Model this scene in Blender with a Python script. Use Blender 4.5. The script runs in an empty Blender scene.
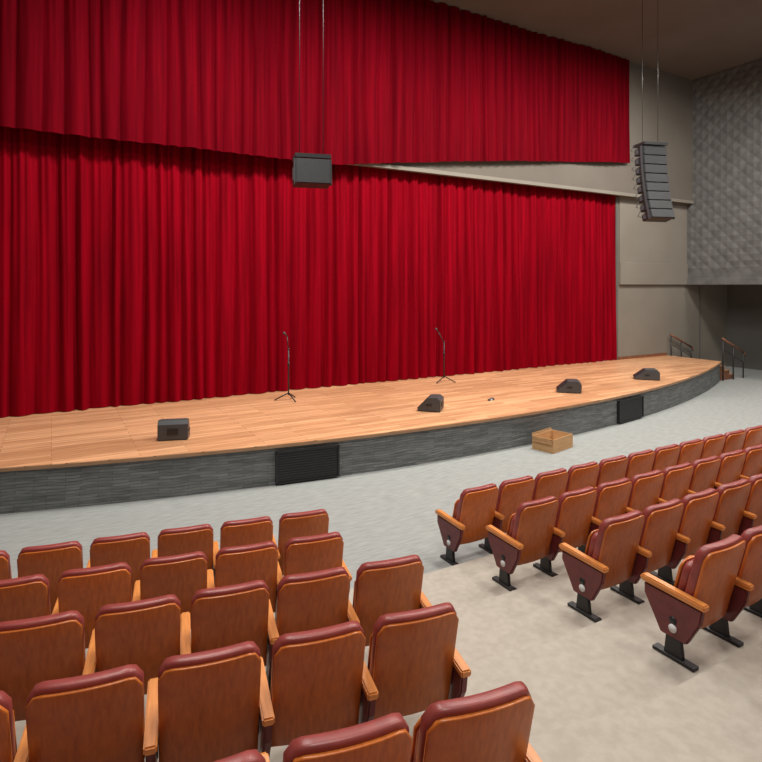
import bpy, bmesh, math, random
from mathutils import Vector, Matrix
random.seed(4)
S = bpy.context.scene
S.view_settings.view_transform = 'Standard'
S.view_settings.look = 'None'

# ------------------------------------------------------------------ materials
def mat(name, col, rough=0.6, **kw):
    m = bpy.data.materials.new(name); m.use_nodes = True
    b = m.node_tree.nodes['Principled BSDF']
    b.inputs['Base Color'].default_value = (*col, 1)
    b.inputs['Roughness'].default_value = rough
    for k, v in kw.items():
        b.inputs[k].default_value = v
    return m
def nd(m, t, **kw):
    n = m.node_tree.nodes.new(t)
    for k, v in kw.items(): setattr(n, k, v)
    return n
def lk(m, a, b): m.node_tree.links.new(a, b)
def noise_mat(name, c1, c2, scale=(1,1,1), nscale=5, detail=4, rough=0.6, bump=0.0, bdist=0.01, lo=0.35, hi=0.65, **kw):
    m = mat(name, c1, rough, **kw)
    b = m.node_tree.nodes['Principled BSDF']
    tc = nd(m, 'ShaderNodeTexCoord'); mp = nd(m, 'ShaderNodeMapping')
    mp.inputs['Scale'].default_value = scale
    lk(m, tc.outputs['Object'], mp.inputs['Vector'])
    n = nd(m, 'ShaderNodeTexNoise'); n.inputs['Scale'].default_value = nscale; n.inputs['Detail'].default_value = detail
    lk(m, mp.outputs[0], n.inputs['Vector'])
    r = nd(m, 'ShaderNodeValToRGB')
    r.color_ramp.elements[0].position = lo; r.color_ramp.elements[1].position = hi
    r.color_ramp.elements[0].color = (*c1, 1); r.color_ramp.elements[1].color = (*c2, 1)
    lk(m, n.outputs['Fac'], r.inputs[0]); lk(m, r.outputs[0], b.inputs['Base Color'])
    if bump:
        bp = nd(m, 'ShaderNodeBump'); bp.inputs['Strength'].default_value = bump; bp.inputs['Distance'].default_value = bdist
        lk(m, n.outputs['Fac'], bp.inputs['Height']); lk(m, bp.outputs[0], b.inputs['Normal'])
    return m

def velvet(name,c1,c2):
    m=noise_mat(name, c1, c2, (5,5,0.2), 2.0, 4, 0.8, lo=.3, hi=.7)
    p=m.node_tree.nodes['Principled BSDF']
    p.inputs['Sheen Weight'].default_value = 0.015
    p.inputs['Sheen Tint'].default_value = (1,0.05,0.06,1)
    p.inputs['Specular IOR Level'].default_value = 0.03
    return m
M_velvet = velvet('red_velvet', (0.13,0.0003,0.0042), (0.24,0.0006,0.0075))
M_velvet2 = velvet('dimmed_red_velvet', (0.075,0.0002,0.003), (0.135,0.0004,0.005))  # red velvet, colour lowered to dim the valance near the stage lights
M_wallbeige = noise_mat('beige_wall_paint', (0.19,0.168,0.137), (0.21,0.188,0.155), (1,1,1), 0.8, 3, 0.8)
M_header = noise_mat('taupe_header_paint', (0.12,0.102,0.083), (0.135,0.116,0.095), (1,1,1), 0.8, 3, 0.85)
M_walldark = noise_mat('dark_wall_paint', (0.10,0.095,0.085), (0.12,0.112,0.10), (1,1,1), 0.8, 3, 0.8)
M_acoustic = noise_mat('grey_acoustic_panel', (0.10,0.10,0.097), (0.14,0.14,0.136), (1,1,1), 3, 3, 0.75)
M_ceil = noise_mat('ceiling_paint', (0.13,0.11,0.09), (0.15,0.13,0.11), (1,1,1), 0.5, 2, 0.9)
M_carpet = noise_mat('grey_carpet', (0.255,0.262,0.25), (0.335,0.345,0.33), (0.9,5,1), 5, 8, 0.95, bump=.2, bdist=.005, lo=.3, hi=.7)
M_beige = noise_mat('beige_carpet', (0.39,0.345,0.29), (0.44,0.393,0.333), (1,1,1), 14, 6, 0.95, bump=.2, bdist=.005)
M_clad = mat('stacked_slate_cladding', (0.1,0.11,0.11), .7)
def clad():
    m=M_clad; b=m.node_tree.nodes['Principled BSDF']
    tc=nd(m,'ShaderNodeTexCoord'); sp=nd(m,'ShaderNodeSeparateXYZ'); cb=nd(m,'ShaderNodeCombineXYZ')
    lk(m,tc.outputs['Object'],sp.inputs[0]); lk(m,sp.outputs['X'],cb.inputs['X']); lk(m,sp.outputs['Z'],cb.inputs['Y'])
    br=nd(m,'ShaderNodeTexBrick'); br.offset=.43
    br.inputs['Scale'].default_value=1; br.inputs['Brick Width'].default_value=.42; br.inputs['Row Height'].default_value=.045
    br.inputs['Mortar Size'].default_value=.005; br.inputs['Mortar Smooth'].default_value=.8
    br.inputs['Color1'].default_value=(.19,.195,.19,1); br.inputs['Color2'].default_value=(.12,.13,.13,1); br.inputs['Mortar'].default_value=(.065,.07,.072,1)
    mp=nd(m,'ShaderNodeMapping'); mp.inputs['Scale'].default_value=(1.4,1.4,12); lk(m,tc.outputs['Object'],mp.inputs['Vector'])
    n=nd(m,'ShaderNodeTexNoise'); n.inputs['Scale'].default_value=2.5; n.inputs['Detail'].default_value=5; lk(m,mp.outputs[0],n.inputs['Vector'])
    ad=nd(m,'ShaderNodeVectorMath',operation='MULTIPLY_ADD'); n2=nd(m,'ShaderNodeTexNoise'); n2.inputs['Scale'].default_value=1.6
    lk(m,tc.outputs['Object'],n2.inputs['Vector']); lk(m,n2.outputs['Color'],ad.inputs[0]); ad.inputs[1].default_value=(.1,.12,0); lk(m,cb.outputs[0],ad.inputs[2])
    lk(m,ad.outputs[0],br.inputs['Vector'])
    mr=nd(m,'ShaderNodeMapRange'); mr.inputs['To Min'].default_value=.3; mr.inputs['To Max'].default_value=1.7; lk(m,n.outputs['Fac'],mr.inputs['Value'])
    h=nd(m,'ShaderNodeHueSaturation'); lk(m,br.outputs['Color'],h.inputs['Color']); lk(m,mr.outputs[0],h.inputs['Value']); lk(m,h.outputs[0],b.inputs['Base Color'])
    bp=nd(m,'ShaderNodeBump'); bp.inputs['Strength'].default_value=.8; bp.inputs['Distance'].default_value=.02
    lk(m,h.outputs[0],bp.inputs['Height']); lk(m,bp.outputs[0],b.inputs['Normal'])
clad()
M_black = mat('black_plastic', (0.012,0.012,0.013), 0.45)
M_grille = noise_mat('black_grille', (0.008,0.008,0.009), (0.03,0.03,0.032), (1,1,1), 90, 1, 0.5)
M_greybox = mat('speaker_grey', (0.05,0.053,0.056), 0.45)
M_metal = mat('steel', (0.35,0.35,0.36), 0.35, Metallic=0.9)
M_leather = noise_mat('maroon_leather', (0.25,0.045,0.040), (0.32,0.062,0.052), (1,1,1), 12, 3, 0.36, bump=.05)
M_sideleather = noise_mat('dark_maroon_leather', (0.13,0.020,0.022), (0.17,0.028,0.03), (1,1,1), 12, 3, 0.4, bump=.05)
M_arm = noise_mat('honey_wood', (0.62,0.22,0.05), (0.74,0.29,0.08), (20,2,20), 2, 4, 0.35)
M_rail = noise_mat('rail_wood', (0.16,0.06,0.03), (0.22,0.09,0.045), (4,4,4), 2, 4, 0.4)
M_tread = noise_mat('tread_wood', (0.36,0.17,0.08), (0.42,0.21,0.10), (4,4,4), 2, 4, 0.4)
M_card = noise_mat('cardboard', (0.50,0.29,0.13), (0.58,0.35,0.17), (1,1,6), 3, 4, 0.85)
M_white = mat('white_disc', (0.8,0.8,0.8), 0.4)
M_ven = noise_mat('cherry_veneer', (0.42,0.098,0.014), (0.64,0.180,0.032), (26,26,1.6), 1.6, 5, 0.3, lo=.25, hi=.8)
def per_object(m):
    nt = m.node_tree; b = nt.nodes['Principled BSDF']
    src = b.inputs['Base Color'].links[0].from_socket
    oi = nd(m,'ShaderNodeObjectInfo'); h = nd(m,'ShaderNodeHueSaturation')
    mr = nd(m,'ShaderNodeMapRange'); mr.inputs['To Min'].default_value=.88; mr.inputs['To Max'].default_value=1.12
    lk(m, oi.outputs['Random'], mr.inputs['Value']); lk(m, mr.outputs[0], h.inputs['Value'])
    lk(m, src, h.inputs['Color']); lk(m, h.outputs[0], b.inputs['Base Color'])
per_object(M_ven)
M_floor = mat('stage_planks', (0.6,0.35,0.18), 0.36)
def planks():
    m = M_floor; b = m.node_tree.nodes['Principled BSDF']
    tc = nd(m,'ShaderNodeTexCoord')
    br = nd(m,'ShaderNodeTexBrick'); br.offset=.37
    br.inputs['Scale'].default_value=1; br.inputs['Brick Width'].default_value=1.9; br.inputs['Row Height'].default_value=.13
    br.inputs['Mortar Size'].default_value=.004; br.inputs['Bias'].default_value=0
    br.inputs['Color1'].default_value=(0.76,0.41,0.215,1); br.inputs['Color2'].default_value=(0.53,0.26,0.125,1); br.inputs['Mortar'].default_value=(0.25,0.12,0.06,1)
    lk(m, tc.outputs['Object'], br.inputs['Vector'])
    mp = nd(m,'ShaderNodeMapping'); mp.inputs['Scale'].default_value=(0.8,9,1); lk(m, tc.outputs['Object'], mp.inputs['Vector'])
    n = nd(m,'ShaderNodeTexNoise'); n.inputs['Scale'].default_value=2; n.inputs['Detail'].default_value=6; lk(m, mp.outputs[0], n.inputs['Vector'])
    mr = nd(m,'ShaderNodeMapRange'); mr.inputs['To Min'].default_value=.55; mr.inputs['To Max'].default_value=1.45; lk(m,n.outputs['Fac'],mr.inputs['Value'])
    h = nd(m,'ShaderNodeHueSaturation'); lk(m,br.outputs['Color'],h.inputs['Color']); lk(m,mr.outputs[0],h.inputs['Value'])
    lk(m,h.outputs[0],b.inputs['Base Color'])
planks()
M_lip = noise_mat('stage_lip_wood', (0.30,0.17,0.09),(0.38,0.22,0.12),(2,2,10),2,3,.4)

# ------------------------------------------------------------------ mesh helpers
class MB:
    def __init__(s): s.bm = bmesh.new(); s.mats=[]
    def mi(s, m):
        if m not in s.mats: s.mats.append(m)
        return s.mats.index(m)
    def add(s, bm2, m, M=None, smooth=False):
        if M is not None: bmesh.ops.transform(bm2, matrix=M, verts=bm2.verts)
        bmesh.ops.recalc_face_normals(bm2, faces=bm2.faces)
        i = s.mi(m)
        for f in bm2.faces: f.material_index=i; f.smooth=smooth
        t = bpy.data.meshes.new('t'); bm2.to_mesh(t); bm2.free()
        s.bm.from_mesh(t); bpy.data.meshes.remove(t)
    def box(s, x0,x1,y0,y1,z0,z1, m, bevel=0, M=None, seg=2):
        b = bmesh.new(); bmesh.ops.create_cube(b, size=1)
        for v in b.verts:
            v.co = Vector(((x0+x1)/2+v.co.x*(x1-x0),(y0+y1)/2+v.co.y*(y1-y0),(z0+z1)/2+v.co.z*(z1-z0)))
        if bevel: bmesh.ops.bevel(b, geom=b.edges[:], offset=bevel, segments=seg, affect='EDGES', profile=.5)
        s.add(b, m, M, smooth=False)
    def prism(s, pts, axis, a, b_, m, bevel=0, M=None, seg=2, smooth=False):
        b = bmesh.new()
        def mk(p,t):
            return {'x':(t,p[0],p[1]),'y':(p[0],t,p[1]),'z':(p[0],p[1],t)}[axis]
        A=[b.verts.new(mk(p,a)) for p in pts]; B=[b.verts.new(mk(p,b_)) for p in pts]
        b.faces.new(A); b.faces.new(B[::-1]); n=len(pts)
        for i in range(n): b.faces.new((A[i],A[(i+1)%n],B[(i+1)%n],B[i]))
        bmesh.ops.recalc_face_normals(b, faces=b.faces)
        if bevel:
            ed=[e for e in b.edges if len(e.link_faces)==2 and e.calc_face_angle()>0.9]
            bmesh.ops.bevel(b, geom=ed, offset=bevel, segments=seg, affect='EDGES')
        s.add(b,m,M,smooth)
    def tube(s, p0,p1,r,m,seg=10,r2=None):
        p0=Vector(p0);p1=Vector(p1);d=p1-p0
        b=bmesh.new(); bmesh.ops.create_cone(b,cap_ends=True,segments=seg,radius1=r,radius2=r if r2 is None else r2,depth=d.length)
        M=Matrix.Translation((p0+p1)/2)@d.to_track_quat('Z','Y').to_matrix().to_4x4()
        s.add(b,m,M,True)
    def ball(s,c,r,m,sc=(1,1,1)):
        b=bmesh.new(); bmesh.ops.create_uvsphere(b,u_segments=14,v_segments=10,radius=r)
        s.add(b,m,Matrix.Translation(c)@Matrix.Diagonal((*sc,1)),True)
    def slab(s, hw, zb, zt, yr, th, r, m, bulge=0.03, arch=0.0, bevel=0.02, nx=12, nz=6, M=None):
        b=bmesh.new(); R=[];F=[]
        for j in range(nz+1):
            ra=[];fa=[]
            for i in range(nx+1):
                sx=-1+2*i/nx
                sx=math.copysign(abs(sx)**0.75,sx)
                ex=max(0,(abs(sx)*hw-(hw-r))/r); 
                ztop=zt-r*(1-math.sqrt(max(0,1-ex*ex)))*0.9-arch*sx*sx
                z=zb+(ztop-zb)*j/nz
                y=yr(z)+bulge*sx*sx
                ra.append(b.verts.new((sx*hw,y,z)))
                fa.append(b.verts.new((sx*hw,y+th,z)))
            R.append(ra);F.append(fa)
        for j in range(nz):
            for i in range(nx):
                b.faces.new((R[j][i],R[j][i+1],R[j+1][i+1],R[j+1][i]))
                b.faces.new((F[j][i],F[j+1][i],F[j+1][i+1],F[j][i+1]))
            b.faces.new((R[j][0],R[j+1][0],F[j+1][0],F[j][0]))
            b.faces.new((R[j][nx],F[j][nx],F[j+1][nx],R[j+1][nx]))
        for i in range(nx):
            b.faces.new((R[0][i],F[0][i],F[0][i+1],R[0][i+1]))
            b.faces.new((R[nz][i],R[nz][i+1],F[nz][i+1],F[nz][i]))
        bmesh.ops.recalc_face_normals(b, faces=b.faces)
        if bevel:
            ed=[e for e in b.edges if e.calc_face_angle()>0.9]
            bmesh.ops.bevel(b, geom=ed, offset=bevel, segments=3, affect='EDGES', profile=.5)
        s.add(b,m,M,True)
    def mesh(s,name):
        me=bpy.data.meshes.new(name); s.bm.to_mesh(me); s.bm.free()
        for m in s.mats: me.materials.append(m)
        return me
    def obj(s,name,loc=(0,0,0),rz=0):
        o=bpy.data.objects.new(name,s.mesh(name)); o.location=loc; o.rotation_euler=(0,0,rz)
        S.collection.objects.link(o); return o

UL,UR=-9.4,24.2        # side walls
VF=13.74               # proscenium plane
CZ=11.2
SH=0.683
# ------------------------------------------------------------------ shell
b=MB(); b.box(UL-.3,UR+.3,-9,15.4,-.2,0,M_carpet); b.obj('floor')
b=MB(); b.box(UL-.3,UR+.3,-9,15.4,CZ,CZ+.2,M_ceil); b.obj('ceiling')
b=MB()
b.box(17.36,UR,VF,VF+.35,0,CZ,M_wallbeige)
b.box(UL,-2.6,VF,VF+.35,0,CZ,M_wallbeige)
for (a,c) in ((17.5,21.4),(-6.6,-2.75)):
    b.box(a,c,VF-.10,VF,3.35,4.15,M_wallbeige,.01)
    b.box(a,c,VF-.06,VF,4.15,6.45,M_wallbeige)
b.box(-6.6,21.4,VF-.30,VF-.20,6.45,CZ,M_header)
b.box(17.4,21.4,VF-.20,VF,6.45,CZ,M_header)
b.obj('wall_front')
b=MB()
b.box(6.2,21.4,VF-.34,VF-.30,6.45,6.56,M_wallbeige,.008)
b.obj('trim_1')
b=MB(); b.box(-3.2,18,15.1,15.4,0,CZ,M_walldark); b.obj('wall_backstage')
b=MB(); b.box(UR,UR+.3,-9,15.4,0,CZ,M_walldark); b.obj('wall_right')
b=MB(); b.box(UL-.3,UL,-9,15.4,0,CZ,M_walldark); b.obj('wall_left')
b=MB(); b.box(17.34,17.44,VF-.03,VF,SH,6.45,M_walldark); b.obj('trim_2')
b=MB(); b.box(22.28,22.33,VF-.02,VF,0,3.35,M_walldark); b.obj('trim_3')
b=MB(); b.box(17.46,20.2,VF-.03,VF,SH,SH+.10,M_rail); b.obj('baseboard_front')
def acoustic(name,u0,u1,face):
    b=MB(); 
    b.box(u0,u1,-8,VF,3.37,CZ-.01,M_acoustic)
    bm=bmesh.new(); a=.23; h=.035; sgn=-1 if face==u0 else 1
    n=int((VF-2.0)/a); k=int((CZ-3.75)/a)
    for i in range(n):
        for j in range(k):
            if (i+j)%2: continue
            cv=VF-a*(i+1); cz=3.75+a*(j+1)
            c=bm.verts.new((face+sgn*h,cv,cz))
            q=[bm.verts.new((face+sgn*.005,cv+dx*a,cz+dz*a)) for dx,dz in((.88,0),(0,.88),(-.88,0),(0,-.88))]
            for t in range(4): bm.faces.new((c,q[t],q[(t+1)%4]))
    b.add(bm,M_acoustic)
    b.box(face-.07,face+.07,-8,VF,3.35,3.6,M_acoustic,.01)
    return b.obj(name)
acoustic('wall_right_acoustic_overhang',21.4,UR,21.4)
acoustic('wall_left_acoustic_overhang',UL,-6.6,-6.6)

# ------------------------------------------------------------------ stage
R=31.0; UA=7.4; V0=8.9
def arc_v(u,off=0): return V0+off+ (R-math.sqrt(R*R-(u-UA)**2))
def stage_poly(off,e):
    p=[]
    n=80
    for i in range(n+1):
        u=-5.4-e+(25.6+2*e)*i/n
        p.append((u,arc_v(u,off)))
    p+=[(20.2+e,VF-.002),(17.34,VF-.002),(17.34,15.08),(-2.58,15.08),(-2.58,VF-.002),(-5.4-e,VF-.002)]
    return p
b=MB()
b.prism(stage_poly(.05,0),'z',0,SH-.06,M_clad)
b.prism(stage_poly(0,.03),'z',SH-.06,SH-.012,M_lip)
b.prism(stage_poly(0.0,.03),'z',SH-.012,SH,M_floor)
b.obj('stage')
def vent(u,w):
    t=math.asin((u-UA)/R)
    b=MB()
    b.box(-w/2,w/2,-.035,.02,.0,.52,M_black,.006)
    for i in range(11):
        z=.04+i*.042
        b.box(-w/2+.04,w/2-.04,-.045,-.03,z,z+.02,M_grille,M=None)
    b.box(-w/2,w/2,-.055,-.03,.5,.53,M_black); b.box(-w/2,w/2,-.055,-.03,0,.025,M_black)
    b.box(-w/2,-w/2+.03,-.055,-.03,0,.53,M_black); b.box(w/2-.03,w/2,-.055,-.03,0,.53,M_black)
    b.obj('stage_vent_grille',(u,arc_v(u,.035),.03),t)
vent(3.77,1.1); vent(12.3,1.15)

def curtain(name,u0,u1,v,zbot,ztp,amp,rows=14,seed=1,du=.02,vspread=.3,m=None):
    rnd=random.Random(seed)
    bm=bmesh.new(); n=int((u1-u0)/du)
    prof=[]; per=.3; t=0; A=1
    for i in range(n+1):
        if t>=1: t=0; per=rnd.uniform(.18,.46); A=rnd.uniform(.4,1.0)
        t+=du/per; prof.append((t,A,per))
    grid=[]
    for j in range(rows+1):
        f=j/rows; row=[]
        for i in range(n+1):
            t,A_,per=prof[i]; u=u0+(u1-u0)*i/n
            z=zbot(u)+(ztp-zbot(u))*f
            s=math.sin(math.pi*min(t,1))
            fold=-(s**0.8)*A_
            sway=.04*math.sin(u*1.1+2*math.sin(u*.37)+f*1.5)
            fine=.10*math.sin(u*47+3*math.sin(u*2)+f*2)*f
            k=(1.0-vspread*f)
            row.append(bm.verts.new((u+.03*math.sin(u*3+f*3)*(1-f), v+amp*(fold*k+fine)+sway, z)))
        grid.append(row)
    for j in range(rows):
        for i in range(n):
            fc=bm.faces.new((grid[j][i],grid[j][i+1],grid[j+1][i+1],grid[j+1][i])); fc.smooth=True
    b=MB(); b.mi(m)
    b.bm.free(); b.bm=bm
    for f in bm.faces: f.material_index=0
    return b.obj(name)
curtain('stage_curtain',-2.55,17.32,VF+.08,lambda u:SH+.012,6.7,.20,m=M_velvet)
# invented valance carrying red above the header; hem shaped to bare it at right
def hem(u):
    if u<6.2: return 6.36
    t=(u-6.2)/(17.4-6.2)
    return 6.36+1.22*t+.07*math.sin(math.pi*t)
curtain('added_valance',-6.5,17.5,VF-.41,hem,CZ-.02,.13,rows=8,seed=1,vspread=0,m=M_velvet2)

# ------------------------------------------------------------------ seating risers
DV=-.14
def riser(k):
    vc=5.42+DV-.955*(k-1)
    L,R_=UL+.02,UR-.02
    return [(L,vc+.185*(3.4-L)),(3.4,vc),(12.2,vc),(R_,vc+.185*(R_-12.2)),(R_,-9),(L,-9)]
b=MB()
for k in range(1,13): b.prism(riser(k),'z',.15*(k-1),.15*k,M_beige)
b.obj('seating_riser')

# ------------------------------------------------------------------ theatre seat
def seat_mesh(name,sides):
    b=MB()
    yr=lambda z: .17-.17*(z-.22)/.68
    b.slab(.262,.22,.885,yr,.025,.07,M_ven,bulge=.03,bevel=.008)
    b.slab(.262,.30,.915,lambda z: yr(z)+.022,.08,.08,M_leather,bulge=.03,bevel=.024)
    b.slab(.235,.38,.74,lambda z: yr(z)+.13,.075,.06,M_leather,bulge=0,bevel=.025)
    b.slab(.235,.38,.74,lambda z: yr(z)+.207,.02,.06,M_ven,bulge=0,bevel=.006)
    b.tube((-.27,.27,.36),(.27,.27,.36),.018,M_black)
    for sx in sides:
        x=sx*.297; q=-.065
        prof=[(.04,.54+q),(.52,.555+q),(.52,.47+q),(.43,.25),(.38,.16),(.17,.16),(.12,.25),(.06,.36)]
        b.prism(prof,'x',x-.024,x+.024,M_sideleather,bevel=.01)
        cap=[(.02,.54+q),(.53,.56+q),(.555,.575+q),(.55,.60+q),(.52,.612+q),(.02,.585+q)]
        b.prism(cap,'x',x-.034,x+.034,M_arm,bevel=.009)
        b.prism([(.20,.02),(.35,.02),(.33,.19),(.22,.19)],'x',x-.018,x+.018,M_black)
        b.box(x-.035,x+.035,.10,.44,0,.028,M_black,.006)
        b.tube((x-.03,.27,.30),(x+.03,.27,.30),.03,M_black,12)
    return b
meL=seat_mesh('s',(-1,)).mesh('theater_seat_left_standard')
meB=seat_mesh('s',(-1,1)).mesh('theater_seat_two_standards')
def disc_variant(sides,side):
    b=seat_mesh('x',sides); x=side*.297
    b.tube((x+side*.022,.27,.24),(x+side*.034,.27,.24),.032,M_white,16)
    return b
meLd=disc_variant((-1,),-1).mesh('theater_seat_aisle_left')
meRd=disc_variant((-1,1),1).mesh('theater_seat_aisle_right')
def seat(me,u,v,z,rz):
    o=bpy.data.objects.new('theater_seat',me); o.location=(u,v,z); o.rotation_euler=(0,0,rz)
    S.collection.objects.link(o)
P=.594
coff=[0,0,.1,.0,0,0]
for r in range(6):
    for k in range(12):
        me=meLd if k==0 else (meRd if k==11 else meL)
        seat(me,4.44+coff[r]+P*k,5.48+DV-.955*r,.15*r+.001,0)
th=math.radians(10.5); c,s_=math.cos(th),math.sin(th)
offs=[0,-.1,.28,.1,0,0]
for r in range(6):
    bu=2.31-s_*.95*r+offs[r]*c; bv=5.65-c*.95*r-offs[r]*s_
    for k in range(10):
        u=bu-c*P*k; v=bv+s_*P*k
        if u<-7.5: continue
        seat(meRd if k==0 else meL,u,v,.15*r+.001,-th)
    for k in range(9):
        u=15.6-(bu-c*P*k); v=bv+s_*P*k
        seat(meLd if k==0 else (meB if k==8 else meL),u,v,.15*r+.001,th)

# ------------------------------------------------------------------ stage wedges
def wedge(u,v,rz,w=.5,hs=1.0,ds=1.0):
    b=MB()
    T=lambda L:[(y*ds,z*hs) for y,z in L]
    b.prism(T([(-.20,0),(.20,0),(.20,.06),(.02,.32),(-.14,.33),(-.20,.26)]),'x',-w/2,w/2,M_greybox,bevel=.008)
    b.prism(T([(.212,.065),(.035,.322),(.022,.312),(.2,.055)]),'x',-w/2+.03,w/2-.03,M_grille)
    for sx in (-1,1):
        b.box(sx*w/2-.012,sx*w/2+.012,-.06,.06,.12,.15,M_black)
    b.box(-.09,.09,-.212*ds,-.198*ds,.09,.19*hs,M_black)
    for x in(-.2,.2):
        for y in (-.15,.15): b.tube((x,y,-.012),(x,y,.005),.02,M_black)
    b.obj('stage_monitor_speaker',(u,v,SH+.012),rz)
wedge(1.83,10.42,math.radians(-18),.49,1.0,.8)
wedge(6.98,10.15,math.radians(45),.48,.86,1.2)
wedge(11.15,10.2,math.radians(46),.48,.84,1.4)
wedge(14.55,10.5,math.radians(42),.46,.84,1.6)

# ------------------------------------------------------------------ mic stands
def mic(u,v,h,lean,rz):
    b=MB()
    for k in range(3):
        a=rz+k*2*math.pi/3+.4
        e=(.3*math.cos(a),.3*math.sin(a),.02)
        b.tube((0,0,.17),e,.014,M_black); b.ball(e,.017,M_black)
    b.tube((0,0,.12),(0,0,.75*h),.016,M_black)
    b.tube((0,0,.5*h),(0,0,.56*h),.024,M_black)
    t=Vector((lean*math.cos(math.radians(-30)),lean*math.sin(math.radians(-30)),h-.1))
    b.tube((0,0,.74*h),t,.012,M_black); b.ball((0,0,.75*h),.025,M_black)
    b.tube(t,t+Vector((-.07,-.02,.07)),.014,M_black,r2=.02)
    b.ball(t+Vector((-.085,-.025,.085)),.03,M_greybox)
    b.obj('microphone_stand',(u,v,SH),0)
mic(4.72,12.6,1.56,-.03,.3); mic(9.27,12.85,1.47,-.16,.9)

b=MB(); b.box(-.10,.10,-.04,.04,0,.04,M_greybox,.01); b.box(-.10,-.02,-.045,-.035,.01,.035,M_white); 
for i in range(4): b.tube((-.075+i*.05,0,.04),(-.075+i*.05,0,.055),.012,M_metal)
b.obj('stage_junction_box',(8.75,10.3,SH),.4)

# cardboard box
b=MB(); w,d,h=.37,.24,.27
b.box(-w,w,-d,d,0,.01,M_card)
b.box(-w,w,-d,-d+.01,.01,h,M_card); b.box(-w,w,d-.01,d,.01,h,M_card)
b.box(-w,-w+.01,-d+.01,d-.01,.01,h,M_card); b.box(w-.01,w,-d+.01,d-.01,.01,h,M_card)
def flap(pts):
    bm=bmesh.new(); vs=[bm.verts.new(p) for p in pts]; f=bm.faces.new(vs)
    bmesh.ops.solidify(bm,geom=[f],thickness=.006); b.add(bm,M_card)
flap([(-w,d,h),(w,d,h),(w-.02,d+.02,h+.05),(-w+.02,d+.02,h+.05)])
flap([(-w,-d,h),(-w,d,h),(-w-.03,d-.02,h-.1),(-w-.03,-d+.02,h-.1)])
flap([(w,-d,h),(w,d,h),(w+.03,d-.02,h-.1),(w+.03,-d+.02,h-.1)])
b.obj('cardboard_box',(8.88,8.55,0),.22)

# ------------------------------------------------------------------ hanging speakers
def array(name,u,v,zb,n,rz,wd,hh,curve,dp=1.0,loops=True):
    b=MB(); p=Vector((0,0,zb+hh/2)); ang=curve*n
    for i in range(n):
        M=Matrix.Translation(p)@Matrix.Rotation(math.radians(ang),4,'X')
        prof=[(-.22*dp,-hh/2+.01),(-.22*dp,hh/2-.01),(.2*dp,hh/2-.04),(.2*dp,-hh/2+.04)]
        b.prism(prof,'x',-wd/2,wd/2,M_black,bevel=.01,M=M)
        b.box(-wd/2+.03,wd/2-.03,-.22*dp-.012,-.22*dp+.005,-hh/2+.02,hh/2-.02,M_grille,M=M)
        for sx in (-1,1):
            a,c_=sorted((sx*wd/2,sx*(wd/2+.015)))
            b.box(a,c_,-.18*dp,-.1*dp,-hh/2,hh/2,M_greybox,M=M)
            b.box(a,c_,.02,.12,-hh/4,hh/4,M_greybox,M=M)
            if loops:
                q=M@Vector((sx*(wd/2+.03),.12*dp,0)); q2=M@Vector((sx*(wd/2+.08),.24*dp,hh*.3)); q3=M@Vector((sx*(wd/2+.03),.14*dp,hh*.8))
                b.tube(q,q2,.008,M_greybox,6); b.tube(q2,q3,.008,M_greybox,6)
        a2=math.radians(ang-curve/2)
        p=p+Vector((0,-math.sin(a2)*hh,math.cos(a2)*hh)); ang-=curve
    top=p
    b.box(-wd/2,wd/2,top.y-.25,top.y+.25,top.z-hh/2+.03,top.z-hh/2+.1,M_black)
    for sx in(-1,1):
        b.tube((sx*wd/3,top.y,top.z-hh/2+.1),(sx*wd/3,top.y,CZ),.006,M_black)
    b.obj(name,(u,v,0),rz)
array('hanging_line_array_speaker',14.2,9.9,5.05,8,math.radians(-18),.72,.26,-2.2,.9)
array('hanging_loudspeaker',4.2,10.0,5.13,1,math.radians(-15),.66,.48,-6,1.1,False)

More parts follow.
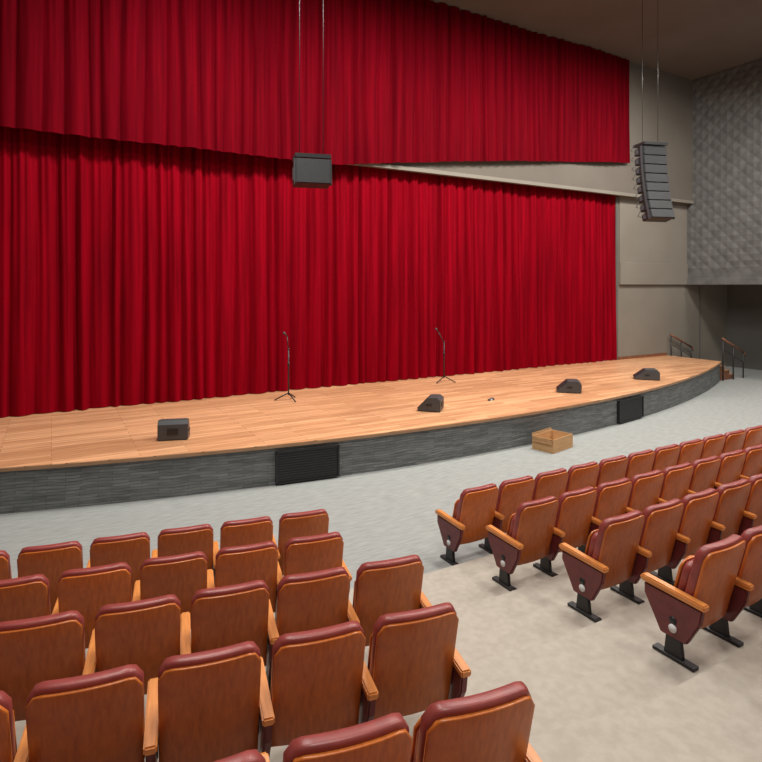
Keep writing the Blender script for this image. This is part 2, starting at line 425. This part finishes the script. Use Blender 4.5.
# ------------------------------------------------------------------ stairs + handrails
def stairs(mir):
    f=lambda u:(14.8-u) if mir else u
    b=MB()
    for k in range(3):
        z=SH-.17*(k+1)
        a,c_=f(20.235+.3*k),f(20.235+.3*(k+1)); a,c_=min(a,c_),max(a,c_)
        b.box(a,c_,11.75,VF-.25,0,z-.03,M_rail)
        b.box(a-.02 if mir else a,c_ if mir else c_+.02,11.73,VF-.24,z-.03,z,M_tread)
    b.obj('stage_steps')
    for v in (11.66,VF-.14):
        b=MB()
        pts=[(f(20.25),v,1.48),(f(21.6),v,.92)]
        b.tube(pts[0],pts[1],.036,M_rail)
        b.tube(pts[1],(f(21.65),v,.80),.036,M_rail)
        n=3
        for i in range(n):
            t=i/(n-1); u=20.3+1.25*t; zt=1.48+(.92-1.48)*(u-20.25)/1.35
            b.tube((f(u),v,0),(f(u),v,zt),.022,M_black)
        b.tube((f(20.3),v,1.1),(f(21.55),v,.58),.012,M_black)
        b.obj('stair_handrail')
stairs(False); stairs(True)

# ------------------------------------------------------------------ lights
def area(name,loc,size,e,col=(1,.965,.91),rot=(0,0,0)):
    l=bpy.data.lights.new(name,'AREA'); l.energy=e; l.size=size; l.color=col
    o=bpy.data.objects.new(name,l); o.location=loc; o.rotation_euler=rot; S.collection.objects.link(o)
for u in (1,8,15,21):
    for v in (1,7.0):
        area('ceiling_light',(u,v,10.6),2.0,345)
for u in (2.5,7,11.5,16):
    area('stage_light',(u,9.5,9.5),.6,330,(1,.96,.9),(math.radians(22),0,0))
w=bpy.data.worlds.new('world'); S.world=w; w.use_nodes=True
w.node_tree.nodes['Background'].inputs[0].default_value=(1,.98,.95,1); w.node_tree.nodes['Background'].inputs[1].default_value=.4

# ------------------------------------------------------------------ camera
cd=bpy.data.cameras.new('camera'); cd.sensor_width=36; cd.lens=580/762*36; cd.shift_y=-(381-286)/762
co=bpy.data.objects.new('camera',cd); co.location=(0,0,3.3); co.rotation_euler=(math.radians(90),0,math.radians(-29.6))
S.collection.objects.link(co); S.camera=co
